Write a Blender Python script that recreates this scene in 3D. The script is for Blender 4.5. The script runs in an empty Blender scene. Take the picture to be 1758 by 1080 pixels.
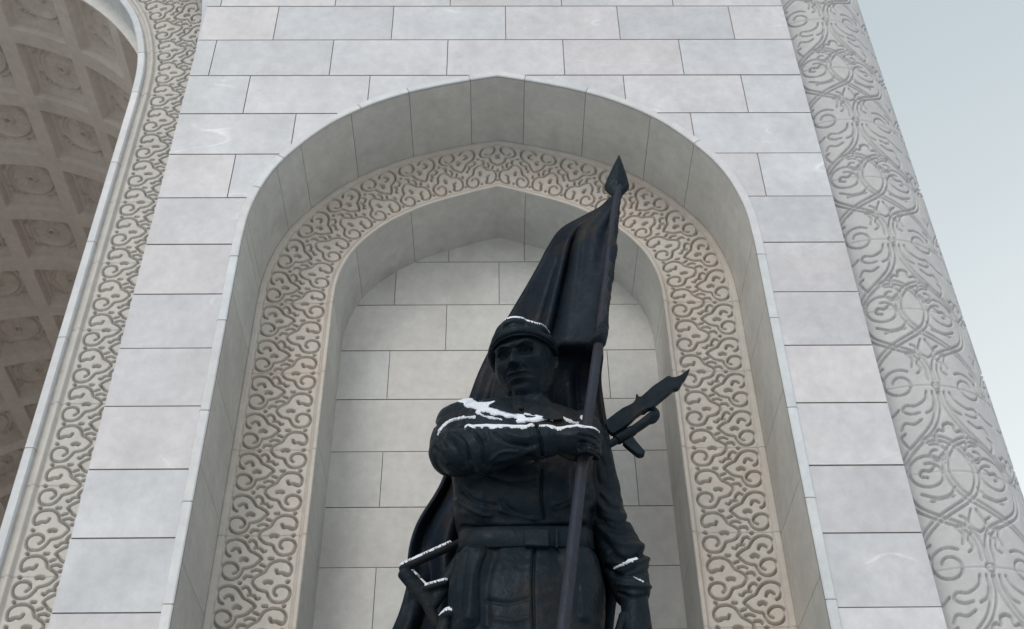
import bpy, math, random
import numpy as np
from mathutils import Vector, Matrix, noise
from mathutils.geometry import delaunay_2d_cdt
R = math.radians
random.seed(7)
rng = np.random.default_rng(7)
C = bpy.context.scene.collection
scn = bpy.context.scene

# ------------------------------------------------------------------ camera
TH, YAW, ROLL, FOC = 0.7112, 0.0175, -0.0156, 2087.3     # pitch up, yaw, roll, focal length in photo pixels
IW, IH, DIST = 1758.0, 1080.0, 7.9
CAM = np.array([0.0045, -DIST, 0.0])                      # the lens is the origin of height; the ground lies at GZ
GZ = -1.6
cf = np.array([math.sin(YAW)*math.cos(TH), math.cos(YAW)*math.cos(TH), math.sin(TH)])
r0 = np.array([math.cos(YAW), -math.sin(YAW), 0.0]); u0 = np.cross(r0, cf)
cr = math.cos(ROLL)*r0 + math.sin(ROLL)*u0
cu = np.cross(cr, cf)
cd = bpy.data.cameras.new('camera'); cam = bpy.data.objects.new('camera', cd); C.objects.link(cam)
cam.matrix_world = Matrix(((cr[0], cu[0], -cf[0], CAM[0]), (cr[1], cu[1], -cf[1], CAM[1]), (cr[2], cu[2], -cf[2], CAM[2]), (0, 0, 0, 1)))
cd.sensor_fit = 'HORIZONTAL'; cd.sensor_width = 36; cd.lens = FOC/IW*36; cd.clip_end = 3000; cd.clip_start = 0.05
scn.camera = cam

# ------------------------------------------------------------------ sky, sun, exposure
SUN_EL, SUN_AZ = R(38), R(205)      # soft overcast sun behind the camera, a little to its left
w = bpy.data.worlds.new('World'); scn.world = w; w.use_nodes = True
nt = w.node_tree; nt.nodes.clear()
sky = nt.nodes.new('ShaderNodeTexSky'); sky.sky_type = 'NISHITA'; sky.sun_disc = False
sky.sun_elevation = SUN_EL; sky.sun_rotation = SUN_AZ; sky.air_density = 1.0; sky.dust_density = 4.0; sky.ozone_density = 1.0
bg1 = nt.nodes.new('ShaderNodeBackground'); bg1.inputs[1].default_value = 0.03
tc = nt.nodes.new('ShaderNodeTexCoord'); sep = nt.nodes.new('ShaderNodeSeparateXYZ')
cr1 = nt.nodes.new('ShaderNodeValToRGB')
e = cr1.color_ramp.elements
e[0].position = 0.45; e[0].color = (0.86, 0.89, 0.86, 1)
e[1].position = 0.85; e[1].color = (0.43, 0.50, 0.53, 1)
nz = nt.nodes.new('ShaderNodeTexNoise'); nz.inputs['Scale'].default_value = 1.6; nz.inputs['Detail'].default_value = 3
mad = nt.nodes.new('ShaderNodeMath'); mad.operation = 'MULTIPLY_ADD'; mad.inputs[1].default_value = 0.22
sub = nt.nodes.new('ShaderNodeMath'); sub.operation = 'SUBTRACT'; sub.inputs[1].default_value = 0.11
nt.links.new(tc.outputs['Generated'], sep.inputs[0]); nt.links.new(tc.outputs['Generated'], nz.inputs['Vector'])
nt.links.new(nz.outputs[0], mad.inputs[0]); nt.links.new(sep.outputs[2], mad.inputs[2]); nt.links.new(mad.outputs[0], sub.inputs[0]); nt.links.new(sub.outputs[0], cr1.inputs[0])
bg2 = nt.nodes.new('ShaderNodeBackground'); bg2.inputs[1].default_value = 1.03
nt.links.new(cr1.outputs[0], bg2.inputs[0]); nt.links.new(sky.outputs[0], bg1.inputs[0])
add = nt.nodes.new('ShaderNodeAddShader'); wo = nt.nodes.new('ShaderNodeOutputWorld')
nt.links.new(bg1.outputs[0], add.inputs[0]); nt.links.new(bg2.outputs[0], add.inputs[1]); nt.links.new(add.outputs[0], wo.inputs[0])
sd = bpy.data.lights.new('sun', 'SUN'); sun = bpy.data.objects.new('sun', sd); C.objects.link(sun)
sd.energy = 0.9; sd.angle = R(25); sd.color = (1.0, 0.97, 0.93)
sdir = Vector((math.sin(SUN_AZ)*math.cos(SUN_EL), math.cos(SUN_AZ)*math.cos(SUN_EL), math.sin(SUN_EL)))
sun.rotation_euler = sdir.to_track_quat('Z', 'Y').to_euler(); sun.location = (0, -30, 40)
scn.view_settings.view_transform = 'Standard'; scn.view_settings.look = 'None'
scn.view_settings.exposure = 0.0; scn.view_settings.gamma = 1.0
scn.render.resolution_x = 1024; scn.render.resolution_y = 629
scn.render.engine = 'CYCLES'
try:
    scn.cycles.max_bounces = 8; scn.cycles.diffuse_bounces = 6
except Exception: pass

# ------------------------------------------------------------------ helpers
def P(px, py, Y):
    """world point seen at photo pixel (px, py) on the vertical plane y = Y"""
    d = cf + (px-IW/2)/FOC*cr - (py-IH/2)/FOC*cu
    t = (Y+DIST)/d[1]
    return CAM + t*d
def pxm(p):
    """photo pixels per metre at a world point"""
    return FOC/float((np.asarray(p)-CAM) @ cf)
def sm(a, b, x):
    t = np.clip((x-a)/(b-a), 0, 1); return t*t*(3-2*t)
def catmull(pts, n=8):
    pts = [np.asarray(p, float) for p in pts]
    if len(pts) < 3:
        return np.array([pts[0]+(pts[-1]-pts[0])*i/n for i in range(n+1)])
    q = [2*pts[0]-pts[1]]+pts+[2*pts[-1]-pts[-2]]; out = []
    for i in range(1, len(q)-2):
        a, b, c, d = q[i-1:i+3]
        for k in range(n):
            t = k/n
            out.append(.5*((2*b)+(-a+c)*t+(2*a-5*b+4*c-d)*t*t+(-a+3*b-3*c+d)*t**3))
    out.append(pts[-1]); return np.array(out)
def mesh_np(name, V, F, smooth=True):
    """V (n,3), F (m,4) or (m,3) int"""
    V = np.asarray(V, np.float32); F = np.asarray(F, np.int32)
    me = bpy.data.meshes.new(name); k = F.shape[1]
    me.vertices.add(len(V)); me.vertices.foreach_set('co', V.ravel())
    me.loops.add(F.size); me.loops.foreach_set('vertex_index', F.ravel())
    me.polygons.add(len(F)); me.polygons.foreach_set('loop_start', np.arange(0, F.size, k, dtype=np.int32))
    me.polygons.foreach_set('use_smooth', np.full(len(F), smooth))
    me.update(calc_edges=True); return me
def link(name, me, mat, parent=None, **props):
    o = bpy.data.objects.new(name, me); C.objects.link(o)
    if mat is not None:
        for m in (mat if isinstance(mat, (list, tuple)) else [mat]): me.materials.append(m)
    if parent is not None: o.parent = parent
    for k, v in props.items(): o[k] = v
    return o
def empty(name, loc=(0, 0, 0), **props):
    o = bpy.data.objects.new(name, None); C.objects.link(o); o.location = (0, 0, 0)
    for k, v in props.items(): o[k] = v
    return o
def grid_faces(nr, nc, closed=False):
    i = np.arange(nr-1)[:, None]; j = np.arange(nc if closed else nc-1)[None, :]
    j2 = (j+1) % nc
    a = i*nc+j; b = i*nc+j2; c = (i+1)*nc+j2; d = (i+1)*nc+j
    return np.stack([a, b, c, d], -1).reshape(-1, 4)
class MB:
    def __init__(s): s.v = []; s.f = []; s.mi = []
    def add(s, V, F, mi=0):
        o = len(s.v); s.v += [tuple(float(c) for c in p) for p in V]; s.f += [tuple(int(k)+o for k in f) for f in F]; s.mi += [mi]*len(F)
    def box(s, x0, x1, y0, y1, z0, z1, mi=0):
        V = [(x, y, z) for x in (x0, x1) for y in (y0, y1) for z in (z0, z1)]
        s.add(V, [(0, 1, 3, 2), (4, 6, 7, 5), (0, 4, 5, 1), (2, 3, 7, 6), (0, 2, 6, 4), (1, 5, 7, 3)], mi)
    def mesh(s, name, smooth=False):
        me = bpy.data.meshes.new(name); me.from_pydata(s.v, [], s.f)
        me.polygons.foreach_set('material_index', s.mi)
        me.polygons.foreach_set('use_smooth', [smooth]*len(s.f)); me.update(); return me
def bevelled(o, width, seg=2):
    m = o.modifiers.new('bevel', 'BEVEL'); m.width = width; m.segments = seg; m.limit_method = 'ANGLE'; m.angle_limit = R(40); return o

# ------------------------------------------------------------------ materials
def new_mat(name):
    m = bpy.data.materials.new(name); m.use_nodes = True
    return m, m.node_tree, m.node_tree.nodes['Principled BSDF']
def N(nt, t, **kw):
    n = nt.nodes.new(t)
    for k, v in kw.items():
        if k in n.inputs: n.inputs[k].default_value = v
        else: setattr(n, k, v)
    return n
def mixc(nt, a, b, f, blend='MIX'):
    n = nt.nodes.new('ShaderNodeMix'); n.data_type = 'RGBA'; n.blend_type = blend
    for i, x in ((6, a), (7, b)):
        if isinstance(x, tuple): n.inputs[i].default_value = (*x, 1)
        else: nt.links.new(x, n.inputs[i])
    if isinstance(f, (int, float)): n.inputs[0].default_value = f
    else: nt.links.new(f, n.inputs[0])
    return n.outputs[2]
def ramp(nt, src, p0, p1, c0=(0, 0, 0), c1=(1, 1, 1)):
    n = nt.nodes.new('ShaderNodeValToRGB'); e = n.color_ramp.elements
    e[0].position = p0; e[0].color = (*c0, 1); e[1].position = p1; e[1].color = (*c1, 1)
    nt.links.new(src, n.inputs[0]); return n.outputs[0]
def coords(nt, scale=(1, 1, 1), rot=(0, 0, 0)):
    t = nt.nodes.new('ShaderNodeTexCoord'); m = nt.nodes.new('ShaderNodeMapping')
    m.inputs['Scale'].default_value = scale; m.inputs['Rotation'].default_value = rot
    nt.links.new(t.outputs['Object'], m.inputs['Vector']); return m.outputs[0]
def bump(nt, bs, src, strength, dist):
    b = nt.nodes.new('ShaderNodeBump'); b.inputs['Strength'].default_value = strength; b.inputs['Distance'].default_value = dist
    nt.links.new(src, b.inputs['Height']); nt.links.new(b.outputs[0], bs.inputs['Normal'])

def marble(name, base, base2, vein=(.8, .8, .8), veinf=.6, stain=(.30, .28, .25), stainf=.25, rough=.5, tone=True, tv=.6):
    m, nt, bs = new_mat(name)
    co = coords(nt)
    at = N(nt, 'ShaderNodeAttribute'); at.attribute_name = 'tone'
    # shift texture space for each block so veins break at the joints
    sc = N(nt, 'ShaderNodeVectorMath', operation='SCALE'); sc.inputs[3].default_value = 37.0
    nt.links.new(at.outputs['Color'], sc.inputs[0])
    ad = N(nt, 'ShaderNodeVectorMath', operation='ADD'); nt.links.new(co, ad.inputs[0]); nt.links.new(sc.outputs[0], ad.inputs[1])
    blk = ad.outputs[0] if tone else co
    n1 = N(nt, 'ShaderNodeTexNoise', Scale=1.7, Detail=6.0, Roughness=.6); nt.links.new(blk, n1.inputs['Vector'])
    n2 = N(nt, 'ShaderNodeTexNoise', Scale=9.0, Detail=8.0, Roughness=.7); nt.links.new(blk, n2.inputs['Vector'])
    c = mixc(nt, base, base2, ramp(nt, n1.outputs[0], .35, .68))
    mot = ramp(nt, n2.outputs[0], .3, .72, (.86, .86, .87), (1.05, 1.05, 1.05))
    c = mixc(nt, c, mot, 1.0, 'MULTIPLY')
    # thin wandering veins
    mp = N(nt, 'ShaderNodeMapping'); mp.inputs['Rotation'].default_value = (0.1, 0.35, 0.05); mp.inputs['Scale'].default_value = (.45, 1, 1.25)
    nt.links.new(blk, mp.inputs['Vector'])
    wv = N(nt, 'ShaderNodeTexNoise', Scale=1.0, Detail=2.5, Roughness=.5, Distortion=.1); nt.links.new(mp.outputs[0], wv.inputs['Vector'])
    ab = N(nt, 'ShaderNodeMath', operation='SUBTRACT'); nt.links.new(wv.outputs[0], ab.inputs[0]); ab.inputs[1].default_value = .5
    ab2 = N(nt, 'ShaderNodeMath', operation='ABSOLUTE'); nt.links.new(ab.outputs[0], ab2.inputs[0])
    line = ramp(nt, ab2.outputs[0], 0.0, .007, (1, 1, 1), (0, 0, 0))
    msk = ramp(nt, n1.outputs[0], .56, .68)
    mm = N(nt, 'ShaderNodeMath', operation='MULTIPLY'); nt.links.new(line, mm.inputs[0]); nt.links.new(msk, mm.inputs[1])
    mm2 = N(nt, 'ShaderNodeMath', operation='MULTIPLY'); nt.links.new(mm.outputs[0], mm2.inputs[0]); mm2.inputs[1].default_value = veinf
    c = mixc(nt, c, vein, mm2.outputs[0])
    # grey smudges that run over the whole wall
    n3 = N(nt, 'ShaderNodeTexNoise', Scale=.9, Detail=7.0, Roughness=.65)
    mp3 = N(nt, 'ShaderNodeMapping'); mp3.inputs['Scale'].default_value = (1.6, 1, .55); nt.links.new(co, mp3.inputs['Vector']); nt.links.new(mp3.outputs[0], n3.inputs['Vector'])
    st = ramp(nt, n3.outputs[0], .52, .80)
    s2 = N(nt, 'ShaderNodeMath', operation='MULTIPLY'); nt.links.new(st, s2.inputs[0]); s2.inputs[1].default_value = stainf
    c = mixc(nt, c, stain, s2.outputs[0])
    if tone:
        # per-block shade: grey value plus a cool or warm cast
        sx = N(nt, 'ShaderNodeSeparateColor'); nt.links.new(at.outputs['Color'], sx.inputs[0])
        v = N(nt, 'ShaderNodeMapRange'); v.inputs['To Min'].default_value = 1-.14*tv; v.inputs['To Max'].default_value = 1+.08*tv; nt.links.new(sx.outputs[0], v.inputs[0])
        cb = N(nt, 'ShaderNodeCombineColor')
        for i in range(3): nt.links.new(v.outputs[0], cb.inputs[i])
        c = mixc(nt, c, cb.outputs[0], 1.0, 'MULTIPLY')
        cast = mixc(nt, (.93, 1.0, 1.03), (1.03, 1.0, 1.0), sx.outputs[1]); c = mixc(nt, c, cast, tv, 'MULTIPLY')
    nt.links.new(c, bs.inputs['Base Color']); bs.inputs['Roughness'].default_value = rough
    bs.inputs['Specular IOR Level'].default_value = .3
    bump(nt, bs, n2.outputs[0], .12, .01)
    return m
def plain(name, col, rough=.7, noise_s=6, var=.2, metal=0, bumpd=.004, spec=.4):
    m, nt, bs = new_mat(name); co = coords(nt)
    n = N(nt, 'ShaderNodeTexNoise', Scale=noise_s, Detail=6.0, Roughness=.6); nt.links.new(co, n.inputs['Vector'])
    c = ramp(nt, n.outputs[0], .3, .75, tuple(x*(1-var) for x in col), tuple(x*(1+var) for x in col))
    nt.links.new(c, bs.inputs['Base Color']); bs.inputs['Roughness'].default_value = rough; bs.inputs['Metallic'].default_value = metal
    bs.inputs['Specular IOR Level'].default_value = spec
    bump(nt, bs, n.outputs[0], .4, bumpd); return m

M_wall = marble('white_marble', (.555, .552, .582), (.645, .638, .668), vein=(.88, .88, .9), veinf=.6, stain=(.34, .33, .31))
M_soff = marble('soffit_marble', (.57, .565, .54), (.65, .64, .61), stainf=.5, veinf=.35, tv=.35)
M_back = marble('back_marble', (.58, .575, .565), (.64, .635, .615), stainf=.3, veinf=.3, tv=.35)
M_trim = marble('trim_marble', (.60, .615, .64), (.67, .68, .70), stainf=.1, veinf=.15)
M_joint = plain('joint_mortar', (.34, .335, .32), .95)
M_relief = marble('carved_stone', (.57, .545, .505), (.58, .52, .465), tone=False, stainf=.25, veinf=.1, rough=.75)
M_relief2 = marble('carved_stone_grey', (.55, .54, .515), (.57, .545, .51), tone=False, stainf=.25, veinf=.1, rough=.75)
M_column = marble('carved_column_stone', (.50, .505, .52), (.53, .53, .535), tone=False, stainf=.2, veinf=.1, rough=.75)
M_vault = marble('vault_stone', (.62, .565, .515), (.68, .62, .57), tone=False, stainf=.35, veinf=.05, rough=.85)
M_ground = plain('paving', (.55, .55, .56), .8, 1.5, .15)
M_pave = plain('plaza_slab', (.56, .56, .555), .8, 2.5, .15)
def bronze_mat(name, lo, hi, rough):
    m, nt, bs = new_mat(name); co = coords(nt)
    n = N(nt, 'ShaderNodeTexNoise', Scale=3.2, Detail=7.0, Roughness=.62); nt.links.new(co, n.inputs['Vector'])
    n2 = N(nt, 'ShaderNodeTexNoise', Scale=14.0, Detail=8.0, Roughness=.7); nt.links.new(co, n2.inputs['Vector'])
    c = ramp(nt, n.outputs[0], .32, .70, lo, hi)
    # brown worn patches
    n4 = N(nt, 'ShaderNodeTexNoise', Scale=2.1, Detail=5.0, Roughness=.7); mp = N(nt, 'ShaderNodeMapping'); mp.inputs['Location'].default_value = (4, 2, 9)
    nt.links.new(co, mp.inputs['Vector']); nt.links.new(mp.outputs[0], n4.inputs['Vector'])
    c = mixc(nt, c, (.027, .021, .017), ramp(nt, n4.outputs[0], .51, .70))
    nt.links.new(c, bs.inputs['Base Color'])
    rr = ramp(nt, n2.outputs[0], .3, .7, (rough-.2,)*3, (rough+.15,)*3); nt.links.new(rr, bs.inputs['Roughness'])
    bs.inputs['Metallic'].default_value = .0; bs.inputs['Specular IOR Level'].default_value = .12; bs.inputs['Specular Tint'].default_value = (.70, .84, 1.0, 1)
    n5 = N(nt, 'ShaderNodeTexNoise', Scale=11.0, Detail=4.0, Roughness=.6); nt.links.new(co, n5.inputs['Vector'])
    bump(nt, bs, n5.outputs[0], .55, .02); return m
M_bronze = bronze_mat('dark_bronze', (.0045, .0090, .0140), (.013, .020, .026), .47)
M_flag = bronze_mat('flag_bronze', (.005, .009, .015), (.012, .018, .027), .52)
M_pole = bronze_mat('pole_bronze', (.024, .028, .040), (.032, .036, .050), .5)
M_snow = plain('snow', (.70, .75, .84), .6, 12, .05, bumpd=.01)

# ------------------------------------------------------------------ the niche arch
CX = 0.03; SPR = 7.70                        # centre line, spring line
OUT = [(2.32, 7.70), (2.30, 8.05), (2.235, 8.37), (2.12, 8.68), (1.93, 8.98), (1.69, 9.27), (1.47, 9.46), (1.20, 9.64), (.90, 9.785), (.57, 9.90), (.25, 9.99), (0, 10.05)]
INN = [(1.58, 7.70), (1.57, 7.92), (1.535, 8.12), (1.46, 8.33), (1.33, 8.54), (1.15, 8.74), (.98, 8.87), (.79, 8.99), (.58, 9.09), (.37, 9.17), (.17, 9.245), (0, 9.30)]
def resample(pts, n):
    pts = np.asarray(pts, float); d = np.r_[0, np.cumsum(np.linalg.norm(np.diff(pts, axis=0), axis=1))]
    t = np.linspace(0, d[-1], n); return np.stack([np.interp(t, d, pts[:, k]) for k in range(pts.shape[1])], 1), d[-1]
out_c = catmull(OUT, 8); inn_c = catmull(INN, 8)
ZB = 1.2                                     # niche floor
D1, D2 = 0.865, 1.603
def half_path(curve, n_arch, zbot, nz):
    """from the bottom up to the apex, (x offset >= 0, z)"""
    arc, L = resample(curve, n_arch)
    z = np.linspace(zbot, SPR, nz)[:-1]
    return np.vstack([np.stack([np.full(len(z), arc[0, 0]), z], 1), arc]), L
def full_outline(curve, zbot, n_arch=40):
    h, _ = half_path(curve, n_arch, zbot, 2)
    left = [(CX-x, z) for x, z in h]; right = [(CX+x, z) for x, z in h[::-1]][1:]
    return left+right                       # left bottom -> apex -> right bottom

# ------------------------------------------------------------------ block walls from a constrained triangulation
def in_poly(x, y, poly):
    c = False; n = len(poly); j = n-1
    for i in range(n):
        xi, yi = poly[i]; xj, yj = poly[j]
        if (yi > y) != (yj > y) and x < (xj-xi)*(y-yi)/(yj-yi)+xi: c = not c
        j = i
    return c
def block_wall(name, outer, hole, rows, Y, mats, parent, gap=.006, depth=.012, tone_over={}, facing=-1):
    """outer: polygon, hole: polygon or None, rows: [(z0, z1, [x joints])]"""
    x0 = min(p[0] for p in outer); x1 = max(p[0] for p in outer)
    vs = []; es = []; jit = {}
    def loop(poly):
        o = len(vs); vs.extend([Vector(p) for p in poly]); es.extend([(o+i, o+(i+1) % len(poly)) for i in range(len(poly))])
    loop(outer)
    if hole: loop(hole)
    def seg(a, b):
        o = len(vs); vs.extend([Vector(a), Vector(b)]); es.append((o, o+1))
    for z0, z1, js in rows:
        q = [gap*(.55+.9*rng.random()) for _ in range(4)]; jit[(z0, z1)] = q
        seg((x0-.01, z0+q[0]), (x1+.01, z0+q[1])); seg((x0-.01, z1-q[2]), (x1+.01, z1-q[3]))
        for x in js:
            for s in (-gap*.8, gap*.8): seg((x+s, z0-.0), (x+s, z1+.0))
    V, E_, F, *_ = delaunay_2d_cdt(vs, es, [], 0, 1e-5)
    V = [(v.x, v.y) for v in V]
    cells = {}; mb_v = []; faces = []; fm = []; tones = []
    zrows = sorted(rows, key=lambda r: r[0])
    kinds = {}
    for f in F:
        cx = sum(V[i][0] for i in f)/len(f); cz = sum(V[i][1] for i in f)/len(f)
        if not in_poly(cx, cz, outer) or (hole and in_poly(cx, cz, hole)): continue
        kind = -1
        for ri, (z0, z1, js) in enumerate(zrows):
            q = jit[(z0, z1)]; k_ = (cx-x0+.01)/(x1-x0+.02)
            if z0+q[0]+(q[1]-q[0])*k_ < cz < z1-q[2]-(q[3]-q[2])*k_:
                if not any(abs(cx-x) < gap*.8 for x in js):
                    kind = (ri, sum(cx > x for x in js), hole is not None and cx > CX and z1 < 8.9)
                break
        kinds[tuple(f)] = kind
    vid = {}
    def vert(i, lvl):
        k = (i, lvl)
        if k not in vid: vid[k] = len(mb_v); mb_v.append((V[i][0], Y+(depth if lvl == 1 else 0.0), V[i][1]))
        return vid[k]
    edge = {}
    for f, k in kinds.items():
        lvl = 1 if k == -1 else 0
        faces.append([vert(i, lvl) for i in f]); fm.append(lvl)
        if k not in cells: cells[k] = (rng.random(), rng.random(), rng.random())
        tones.append(cells[k] if k not in tone_over else tone_over[k])
        for a, b in zip(f, f[1:]+f[:1]):
            edge.setdefault((min(a, b), max(a, b)), []).append(lvl)
    for (a, b), l in edge.items():
        if len(l) == 2 and l[0] != l[1]:
            faces.append([vert(a, 0), vert(b, 0), vert(b, 1), vert(a, 1)]); fm.append(1); tones.append((.4, .5, .5))
    me = bpy.data.meshes.new(name); me.from_pydata(mb_v, [], faces); me.polygons.foreach_set('material_index', fm)
    ca = me.color_attributes.new('tone', 'FLOAT_COLOR', 'CORNER')
    k = 0
    for p, t in zip(me.polygons, tones):
        for _ in p.vertices: ca.data[k].color = (*t, 1); k += 1
    me.update()
    return link(name, me, mats, parent)

building = empty('memorial_building', label='pale marble memorial building with an arched niche, a coffered portal and a carved corner column', category='building')

XL, XR = -3.140, 3.171
H, Z0 = 0.6028, 4.0424
J = {12: [-2.996, -1.744, -.483, .742, 1.970], 11: [-2.353, -1.098, .123, 1.345, 2.571], 10: [-2.945, -1.705, -.493, .728, 1.964],
     9: [-2.512, -1.281, -.05, 1.329, 2.548], 8: [-1.98, -.6, .7, 1.961], 7: [-2.498, 2.548]}
TOPZ = Z0+19*H
rows = []
for k in range(-9, 19):
    js = J.get(k, None)
    if js is None: js = [] if k < 7 else ([-2.35, -1.1, .12, 1.35, 2.57] if k % 2 else [-1.72, -.49, .74, 1.97])
    rows.append((Z0+H*k, Z0+H*(k+1), js))
rows.append((GZ-.1, Z0-9*H, []))
outer = [(XL, GZ), (XR, GZ), (XR, TOPZ), (XL, TOPZ)]
TRW = .078
def offset_outline(poly, d):
    out = []; n = len(poly)
    for i, p in enumerate(poly):
        a = poly[max(i-1, 0)]; b = poly[min(i+1, n-1)]
        tx, tz = b[0]-a[0], b[1]-a[1]; l = math.hypot(tx, tz); out.append((p[0]-tz/l*d, p[1]+tx/l*d))
    return out
hole_in = full_outline(OUT and out_c, ZB)
hole_wall = offset_outline(hole_in, TRW)
fac = block_wall('facade_wall', outer, hole_wall, rows, 0.0, [M_wall, M_joint], building,
                 tone_over={(9+1+9, 0, False): (.45, .0, .31), (10+1+9, 0, False): (.6, .0, .8)})
# solid body of the pier behind its face, sides, and top
mb = MB()
mb.box(XL, XR, .035, .06, GZ, ZB-.002)
for xa, xb in ((XL, CX-2.42), (CX+2.42, XR)): mb.box(xa, xb, .035, 2.2, GZ, TOPZ)
mb.box(CX-2.42, CX+2.42, .035, 2.2, 10.2, TOPZ)
mb.box(CX-2.42, CX+2.42, .06, 2.2, GZ, ZB-.06)
mb.box(XL+.02, XR-.02, 2.2, 11.0, GZ, TOPZ)
me = mb.mesh('pier_core'); core = link('pier_core', me, M_wall, building)
# top coping
mb = MB(); mb.box(XL-.12, XR+.12, -.15, 11, TOPZ+.002, TOPZ+.35); bevelled(link('coping', mb.mesh('coping'), M_trim, building), .03)

# ------------------------------------------------------------------ swept strips with joints (trim and soffits)
def strip(name, path, joints, quad_pts, mats, parent, gap=.005, depth=.01):
    """path (n,2) in x,z ordered left bottom -> right bottom; quad_pts: list of (offset outwards, Y); joints: arclengths"""
    p = np.asarray(path, float); d = np.r_[0, np.cumsum(np.linalg.norm(np.diff(p, axis=0), axis=1))]
    s = list(d)
    for j in joints: s += [j-gap-.001, j-gap, j+gap, j+gap+.001]
    s = sorted(x for x in s if 0 <= x <= d[-1])
    s = np.array([x for i, x in enumerate(s) if i == 0 or x-s[i-1] > 1e-5])
    pos = np.stack([np.interp(s, d, p[:, k]) for k in (0, 1)], 1)
    t = np.gradient(pos, axis=0)
    e2 = .02
    tt = np.stack([np.interp(s+e2, d, p[:, k])-np.interp(s-e2, d, p[:, k]) for k in (0, 1)], 1); tt /= np.linalg.norm(tt, axis=1)[:, None]+1e-9
    n = np.stack([-tt[:, 1], tt[:, 0]], 1)
    inj = np.zeros(len(s), bool)
    for j in joints: inj |= np.abs(s-j) <= gap+1e-6
    V = []
    for i in range(len(s)):
        for o, Y in quad_pts:
            dd = depth if inj[i] else 0
            V.append((pos[i, 0]+n[i, 0]*(o+dd), Y+(dd*.7), pos[i, 1]+n[i, 1]*(o+dd)))
    F = grid_faces(len(s), len(quad_pts))
    me = mesh_np(name, V, F, False)
    nc = len(quad_pts)-1
    fi = (inj[:-1] & inj[1:]).repeat(nc).astype(np.int32)
    me.polygons.foreach_set('material_index', fi)
    seg = np.searchsorted(np.array(sorted(joints)), (s[:-1]+s[1:])/2).repeat(nc)
    tn = rng.random((len(joints)+2, 3)); col = np.ones((len(F)*4, 4), np.float32); col[:, :3] = tn[seg].repeat(4, axis=0)
    ca = me.color_attributes.new('tone', 'FLOAT_COLOR', 'CORNER'); ca.data.foreach_set('color', col.ravel())
    return link(name, me, mats, parent)
def arclen(path, pt):
    p = np.asarray(path); d = np.r_[0, np.cumsum(np.linalg.norm(np.diff(p, axis=0), axis=1))]
    return float(d[np.argmin(np.hypot(p[:, 0]-pt[0], p[:, 1]-pt[1]))])
pth = full_outline(out_c, ZB, 90)
jo = [arclen(pth, a) for a in [(-2.26, 8.0), (-2.10, 8.68), (-1.86, 8.98), (-1.44, 9.44), (-.86, 9.79), (-.24, 9.98), (.29, 9.98), (.94, 9.76), (1.51, 9.38), (1.93, 8.98), (2.37, 7.72)]]
L_all = arclen(pth, pth[-1])
vert_j = [.9, 1.9, 2.9, 3.75, 4.6, 5.55, 6.3]
strip('niche_soffit', pth, jo+[v+.35 for v in vert_j]+[L_all-v-.2 for v in vert_j], [(0, .0), (0, D1+.01)], [M_soff, M_joint], building, gap=.003, depth=.006)
jt = [arclen(pth, a) for a in [(-2.22, 8.37), (-2.0, 8.8), (-1.30, 9.5), (-.86, 9.79), (-.24, 9.98), (.29, 9.98), (.94, 9.76), (1.93, 8.98)]]
strip('niche_trim', pth, jt+vert_j+[L_all-v for v in vert_j], [(0.0, .01), (0.0, -.006), (.010, -.014), (TRW-.008, -.014), (TRW, -.008), (TRW+.001, .02)], [M_trim, M_joint], building, gap=.004, depth=.006)
pin = full_outline(inn_c, ZB, 90)
ji = [arclen(pin, a) for a in [(-1.55, 7.72), (-1.39, 8.42), (-.88, 8.97), (.33, 9.2), (1.42, 8.42), (1.60, 7.72)]]
Li = arclen(pin, pin[-1])
strip('inner_soffit', pin, ji+[v+.3 for v in vert_j]+[Li-v-.1 for v in vert_j], [(0, D1-.02), (0, D2+.01)], [M_soff, M_joint], building, gap=.003, depth=.006)
# back wall of the niche
zb = [5.277-.6028*i for i in range(7, 0, -1)]+[5.277+.6095*i for i in range(0, 8)]
brow = []
BJ = {9: [], 10: [-1.06, 1.12], 11: [-.504, .55], 12: [-1.051, .04, 1.1], 13: [-.5, .314], 8: [-1.06, -.02, 1.3], 7: [-.52, .6], 6: [-1.05, .05, 1.1]}
for i in range(len(zb)-1): brow.append((zb[i], zb[i+1], BJ.get(i, [-1.05, .05, 1.12] if i % 2 else [-.5, .56])))
brow.append((zb[-1], zb[-1]+.61, []))
bk_out = offset_outline(pin, .03); block_wall('niche_back_wall', [(x, z) for x, z in bk_out], None, brow, D2, [M_back, M_joint], building, gap=.0045)
mb = MB(); mb.box(CX-2.33, CX+2.33, .005, D2+.005, ZB-.05, ZB); link('niche_floor', mb.mesh('niche_floor'), M_trim, building)

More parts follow.
